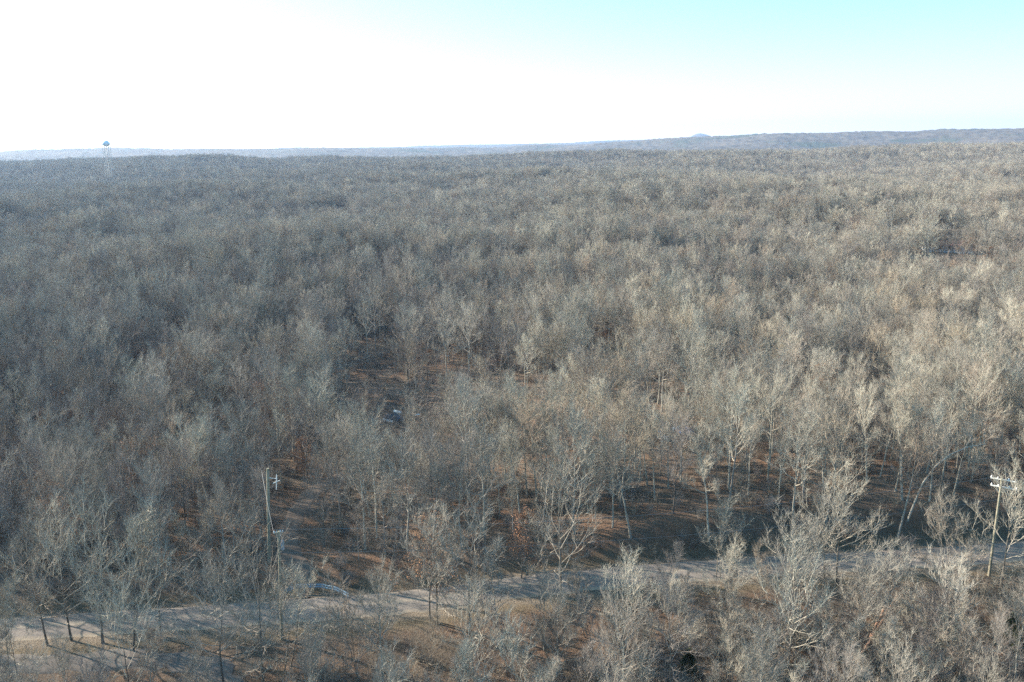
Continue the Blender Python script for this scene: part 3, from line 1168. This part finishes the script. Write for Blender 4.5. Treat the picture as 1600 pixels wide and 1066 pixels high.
PA = utility_pole(1545, 902, 12.6, 'tall wooden utility pole with two bright white crossarms at the right',
                  ((-.6, 12.1, 2.6, .15), (-.6, 11.2, 2.7, .3)))
PB = utility_pole(441, 1002, 12.3, 'wooden utility pole among crowns before the blue guardrail, bracket near its top',
                  ((.3, 12.0, .9, .0),), lean=R_(2.5))
pb_can = MB()
pb_can.lathe([(.001, 10.3), (.17, 10.3), (.19, 10.4), (.19, 11.15), (.15, 11.3), (.001, 11.35)], 14, (.35, 0, 0))
pb_can.build('transformer', M['metal'], PB)
PC = utility_pole(421, 880, 12.2, 'greenish weathered pole beside the dark drive opening beyond the road', (), r=.2, lean=R_(3.5))
sb = MB()
sb.tube([Vector((.15, 0, 11.0)), Vector((1.15, -.1, 11.0))], [.04, .03], 6)
sb.tube([Vector((1.0, -.1, 9.6)), Vector((1.05, -.1, 11.5))], [.05, .07], 6)
sb.tube([Vector((.6, -.1, 10.4)), Vector((1.45, -.1, 10.8))], [.05, .05], 6)
sb.build('bracket', M['arm'], PC)


def wires(name, A, B, sag, offs, label, group='wires strung between the poles'):
    for k, (o1, o2) in enumerate(offs):
        mb = MB()
        a, b = Vector(A.location) + Vector(o1), Vector(B.location) + Vector(o2)
        pp = []
        for i in range(25):
            t = i / 24
            p = a.lerp(b, t)
            p.z -= sag * 4 * t * (1 - t)
            pp.append(p)
        mb.tube(pp, [.012] * 25, 4)
        tag(mb.build(name, M['wire'], None), label[k], 'wire', group)


wires('power_line', PB, PA, 1.5, (((0, .2, 12.4), (.0, .3, 12.45)), ((0, .2, 9.8), (0, .2, 9.6))),
      ('upper thin wire from the left roadside pole to the white armed pole', 'lower thin wire from the left roadside pole to the white armed pole'))
wires('service_line', PB, PC, .7, (((0, .2, 11.9), (0, 0, 11.9)),), ('thin wire crossing the road to the greenish pole by the drive',))

# guardrail on the outside of the bend
def guardrail():
    gp = [ground_at(u, v) for u, v in ((440, 934), (462, 930), (484, 928), (506, 929), (526, 932), (545, 938))]
    e = empty('guardrail', (gp[2][0], gp[2][1], 0))
    tag(e, 'curved blue grey metal guardrail at the far edge of the road, left', 'guardrail')
    P = []
    for i in range(len(gp) - 1):
        for t in (0, .25, .5, .75):
            P.append(Vector(gp[i]).lerp(Vector(gp[i + 1]), t))
    P.append(Vector(gp[-1]))
    n = len(P)
    prof = [(0, -.26), (.05, -.19), (.05, -.12), (0, -.05), (0, .05), (.05, .12), (.05, .19), (0, .26)]
    mb = MB()
    for i, p in enumerate(P):
        t = (P[min(i + 1, n - 1)] - P[max(i - 1, 0)]).normalized()
        nr = Vector((t.y, -t.x))
        f = i / (n - 1)
        h = .62 + tz(p.x, p.y) + .42 * math.sin(math.pi * f)
        for side in (0, 1):
            for (q, z) in (prof if side == 0 else reversed(prof)):
                w = q - side * .02
                mb.v.append(Vector((p.x + nr.x * w, p.y + nr.y * w, h + z)) - e.location)
    m2 = 2 * len(prof)
    for i in range(n - 1):
        for k in range(m2):
            mb.f.append((i * m2 + k, i * m2 + (k + 1) % m2, (i + 1) * m2 + (k + 1) % m2, (i + 1) * m2 + k))
    mb.build('rail', M['metal'], e)
    for i in range(0, n, 3):
        p = P[i]
        pm = MB()
        f = i / (n - 1)
        z = tz(p.x, p.y)
        hh = .75 + .42 * math.sin(math.pi * f)
        pm.box(Vector((p.x, p.y + .12, z + hh / 2 - .15)) - e.location, (.15, .15, hh + .3))
        pm.build('post', M['pole'], e)


guardrail()


# water tower
def water_tower():
    d = ray(169.5, 258)
    yy = 1200
    x = d.x / d.y * yy
    z0 = tz(x, yy)
    top = ray(169, 219.8)
    ztop = CAM_Z + top.z / top.y * yy
    H = ztop - z0
    e = empty('water_tower', (x, yy, z0))
    tag(e, 'blue grey water tower with round tank on pale legs standing above the skyline', 'water tower')
    rt, ht = 5.0, 4.0
    zc = H - ht
    t_ = MB()
    t_.lathe([(max(.01, rt * math.cos(a)) , zc + ht * math.sin(a)) for a in np.linspace(-math.pi / 2, math.pi / 2, 19)], 32)
    tank = t_.build('tank', M['tower'], e, smooth=True)
    b = MB()
    b.lathe([(rt + .05, zc - .5), (rt + .5, zc - .5), (rt + .5, zc - .35), (rt + .05, zc - .35)], 32)
    b.build('balcony', M['tower'], tank)
    r_ = MB()
    r_.lathe([(.5, -1), (.42, H * .5), (.5, zc - ht + .4)], 16)
    r_.build('riser', M['tower_leg'], e)
    for k in range(6):
        a = k * math.pi / 3 + .35
        l = MB()
        l.tube([Vector((6.0 * math.cos(a), 6.0 * math.sin(a), -1)), Vector((rt * .98 * math.cos(a), rt * .98 * math.sin(a), zc))], [.32, .28], 8)
        l.build('leg', M['tower_leg'], e)
    for h in (.5,):
        rr = 6.0 + (rt - 6.0) * h
        br = MB()
        for k in range(6):
            a, a2 = k * math.pi / 3 + .35, (k + 1) * math.pi / 3 + .35
            br.tube([Vector((rr * math.cos(a), rr * math.sin(a), zc * h)), Vector((rr * math.cos(a2), rr * math.sin(a2), zc * h))], [.1, .1], 5)
        br.build('brace', M['tower_leg'], e)


water_tower()


# houses half hidden in the wood
def house(u, v, Lx, Ly, hw, hr, rz, roof, label, windows=4, cat='house', name='house', lift=0):
    x, y = ground_at(u, v)
    e = empty(name, (x, y, tz(x, y) + lift), rz)
    tag(e, label, cat, 'houses hidden in the wood')
    w = MB()
    w.box((0, 0, hw / 2 - .4), (Lx, Ly, hw + .8))
    n = len(w.v)
    for sx in (-1, 1):   # gables
        w.v += [Vector((sx * (Lx / 2 - .01), -Ly / 2, hw)), Vector((sx * (Lx / 2 - .01), Ly / 2, hw)), Vector((sx * (Lx / 2 - .01), 0, hw + hr))]
    w.f += [(n, n + 1, n + 2), (n + 3, n + 5, n + 4)]
    w.build('wall', M['white'], e)
    r_ = MB()
    ov = .5
    for s_ in (-1, 1):
        i = len(r_.v)
        for z_ in (.03, .17):
            r_.v += [Vector((-Lx / 2 - ov, s_ * (Ly / 2 + ov), hw - ov * hr / (Ly / 2) + z_)), Vector((Lx / 2 + ov, s_ * (Ly / 2 + ov), hw - ov * hr / (Ly / 2) + z_)),
                     Vector((Lx / 2 + ov, 0, hw + hr + z_)), Vector((-Lx / 2 - ov, 0, hw + hr + z_))]
        r_.f += [(i + 3, i + 2, i + 1, i), (i + 4, i + 5, i + 6, i + 7), (i, i + 1, i + 5, i + 4), (i + 1, i + 2, i + 6, i + 5), (i + 3, i, i + 4, i + 7)]
    r_.build('roof', roof, e)
    for k in range(windows):
        wx = -Lx / 2 + Lx * (k + .5) / windows
        f = MB()
        f.box((wx, -Ly / 2 - .02, hw * .58), (1.3, .1, 1.2))
        fr = f.build('window', M['arm'], e)
        g = MB()
        g.box((wx, -Ly / 2 - .08, hw * .58), (1.1, .04, 1.0))
        g.build('pane', M['glass'], fr)
    dr = MB()
    dr.box((Lx * .06, -Ly / 2 - .03, 1.05), (.95, .08, 2.1))
    dr.build('door', M['roof_grey'], e)


house(1478, 392, 21, 8, 3.0, 1.9, -.12, M['roof_red'], 'long low white house with a reddish roof, half hidden by trees at the right', 5)
house(192, 362, 13, 7, 3.2, 2.0, .5, M['white'], 'small white house glimpsed through bare trees in the left wood', 3)
house(130, 360, 6, 5, 2.8, 1.6, .2, M['white'], 'tiny white outbuilding left of the small white house in the left wood', 1, 'shed', 'shed')
house(1578, 291, 17, 10, 4, 2.6, .3, M['roof_grey'], 'white house with a pale grey roof far off near the right edge', 4)


# scrap lying in the wood
def crumple(w, l, h, seed, m, name, parent, loc, rz=0, n=14):
    mb = MB()
    sd = seed * 3.7
    for th in (0, -.05):
        for i in range(n + 1):
            for j in range(n + 1):
                u_, v_ = i / n * 2 - 1, j / n * 2 - 1
                e_ = max(0, 1 - (abs(u_) ** 3 + abs(v_) ** 3) * .5)
                z = h * e_ * (.55 + .8 * abs(mn.noise(Vector((u_ * 1.8 + sd, v_ * 1.8, 0)))) + .25 * mn.noise(Vector((u_ * 5 + sd, v_ * 5, 4)))) + th
                x_ = u_ * w / 2 * (1 + .12 * mn.noise(Vector((v_ * 2, sd, 1))))
                y_ = v_ * l / 2 * (1 + .12 * mn.noise(Vector((u_ * 2, sd, 2))))
                mb.v.append(Vector((x_, y_, z)))
    N1 = (n + 1) ** 2
    for i in range(n):
        for j in range(n):
            a = i * (n + 1) + j
            mb.f.append((a, a + n + 1, a + n + 2, a + 1))
            mb.f.append((N1 + a, N1 + a + 1, N1 + a + n + 2, N1 + a + n + 1))
    o = mb.build(name, m, parent, loc)
    o.rotation_euler = (0, 0, rz)
    return o


def scrap(u, v, label, cloth, parts):
    x, y = ground_at(u, v)
    e = empty('scrap_heap', (x, y, tz(x, y)))
    tag(e, label, 'scrap heap')
    for (nm, m, w, l, h, dx_, dy_, dz, rz, seed) in cloth:
        crumple(w, l, h, seed, m, nm, e, (dx_, dy_, dz), rz)
    for (m, L, wd, dx_, dy_, dz, rz, rx) in parts:
        b = MB()
        b.box((0, 0, 0), (L, wd, .06))
        o = b.build('board', m, e, (dx_, dy_, dz))
        o.rotation_euler = (rx, .12, rz)


scrap(618, 656, 'dark navy sheet and pale boards heaped on the leaf litter, left of centre',
      (('sheet', M['tarp_navy'], 3.6, 2.6, 1.3, -.6, 0, .05, -.3, 1), ('sheet', M['tarp_navy'], 2.4, 2.0, .9, 2.4, -.8, .05, .2, 2)),
      ((M['arm'], 2.2, .5, -1.3, -1.6, .35, -.4, .5), (M['arm'], 1.5, .6, .2, .9, 1.35, -.5, .3), (M['white'], .9, .7, .7, .6, 1.3, .2, .4),
       (M['arm'], 1.8, .35, 3.3, .1, 1.0, -.35, .6), (M['arm'], 1.0, .3, 4.4, .2, .9, .9, .5)))
scrap(1066, 680, 'bright blue tarp lying among trunks beyond the road, right of centre',
      (('tarp', M['tarp_blue'], 2.6, 2.0, 1.3, .6, 0, .05, .3, 5), ('tarp', M['roof_grey'], 2.0, 1.6, 1.0, -.4, 1.8, .05, .1, 6)), ())
scrap(1036, 690, 'white sheets and one tan board dumped left of the blue tarp',
      (('sheet', M['white'], 1.5, 1.9, 1.2, 0, .4, .05, .4, 7),),
      ((M['white'], 1.8, .6, -.2, 1.5, 1.2, 1.0, .4), (M['wood_tan'], 1.9, .14, .2, -1.4, .5, -.7, .2), (M['arm'], 1.4, .3, -.6, -.4, .9, 1.3, .5)))


# dead trunks and logs in the foreground
def dead_trunk(A, B, r0, r1, m, label, name='dead_trunk', stubs=5, seed=1, cat='dead tree'):
    rg = random.Random(seed)
    a, b = Vector(A), Vector(B)
    e = empty(name, a)
    mb = MB()
    n = 9
    pp = []
    for i in range(n + 1):
        p = (b - a) * (i / n) + Vector((rg.gauss(0, .06), rg.gauss(0, .06), rg.gauss(0, .06)))
        pp.append(p)
    mb.tube(pp, [r0 + (r1 - r0) * i / n for i in range(n + 1)], 9, True)
    tag(e, label, cat)
    mb.build('trunk', m, e)
    if stubs:
        bb = MB()
        for k in range(stubs):
            t = rg.uniform(.3, 1)
            q = (b - a) * t
            d = rotdir((b - a).normalized(), R_(rg.uniform(35, 70)), rg.uniform(0, 6.28))
            grow(bb, q, d, rg.uniform(.8, 2.2), .04, 2, dict(up=(.05,) * 4, n=(0, 4, 4, 3), len=(0, .45, .4, 0), twig=.6, tr=.011), rg, None)
        bb.build('branches', M['twig_pale'], e)


def P3(u, v, h):
    x, y = ground_at(u, v, h)
    return (x, y, tz(x, y) + h)


g1 = P3(1340, 1032, .3)
dead_trunk(g1, (g1[0] + 4.6, g1[1] + 1.5, g1[2] + 7.2), .17, .07, M['wood_red'], 'reddish dead trunk leaning right, tilted up from the bottom thicket', seed=3)
g2 = (g1[0] + 1.5, g1[1] + .9, g1[2] + 1.9)
dead_trunk(g2, (g2[0] + 1.3, g2[1] + .4, g2[2] + 3.2), .14, .11, M['wood_red'], 'short broken stub leaning against the reddish dead trunk', stubs=1, seed=4)
g3 = P3(1298, 1036, .5)
dead_trunk(g3, (g3[0] + 3.0, g3[1] - .2, g3[2] - .1), .13, .12, M['wood_tan'], 'tan log lying level at the foot of the leaning dead trunk', 'log', 0, 5, 'log')
g4 = P3(1331, 1050, .4)
dead_trunk(g4, (g4[0] + 1.2, g4[1] - 1.6, g4[2] - .2), .12, .12, M['wood_tan'], 'tan log pointing at the bottom edge below the leaning dead trunk', 'log', 0, 6, 'log')
g5 = P3(1572, 1062, .4)
dead_trunk(g5, (g5[0] + 2.4, g5[1] + 2.3, g5[2] + 1.0), .1, .08, M['wood_tan'], 'tan fallen branch in the bottom right corner', 'log', 1, 7, 'log')


# bent tree, thick shaggy trunk sleeve
def bent_tree():
    x, y = ground_at(1418, 812)
    e = empty('bent_tree', (x, y, tz(x, y)))
    tag(e, 'pale tree bending in a long arc to the right above the shaded bank', 'tree')
    rg = random.Random(77)
    pts = [Vector(p) for p in ((0, 0, -.3), (.7, 0, 2.5), (1.6, .2, 5), (3.0, .3, 7.2), (4.8, .4, 8.8), (7.0, .4, 9.8), (9.2, .3, 10.2))]
    mb = MB()
    mb.tube(pts, [.15, .135, .12, .105, .085, .06, .03], 8)
    mb.build('trunk', M['trunk_pale'], e)
    cb = MB()
    par = dict(up=(.07,) * 4, n=(0, 6, 5, 5), len=(0, .46, .42, 0), twig=.9, tr=.011)
    for k in range(9):
        t = .45 + .55 * (k + rg.random()) / 9
        f = t * 6
        i = min(int(f), 5)
        q = pts[i].lerp(pts[i + 1], f - i)
        grow(cb, q, Vector((rg.gauss(.3, .4), rg.gauss(0, .5), 1)).normalized(), rg.uniform(2, 3.8), .05, 1, par, rg, None)
    cb.build('crown', M['twig_pale'], e)


bent_tree()

# ------------------------------------------------------------------ air
hz = MB()
hz.box((0, 0, 150), (30400, 30400, 560))
m_h = bpy.data.materials.new('haze_air')
m_h.use_nodes = True
nt = m_h.node_tree
nt.nodes.remove(nt.nodes['Principled BSDF'])
pv = nt.nodes.new('ShaderNodeVolumePrincipled')
pv.inputs['Color'].default_value = (.46, .64, .96, 1)
pv.inputs['Density'].default_value = 7e-5
pv.inputs['Anisotropy'].default_value = .35
nt.links.new(pv.outputs[0], nt.nodes['Material Output'].inputs['Volume'])
haze = hz.build('haze', m_h)
tag(haze, kind='stuff')
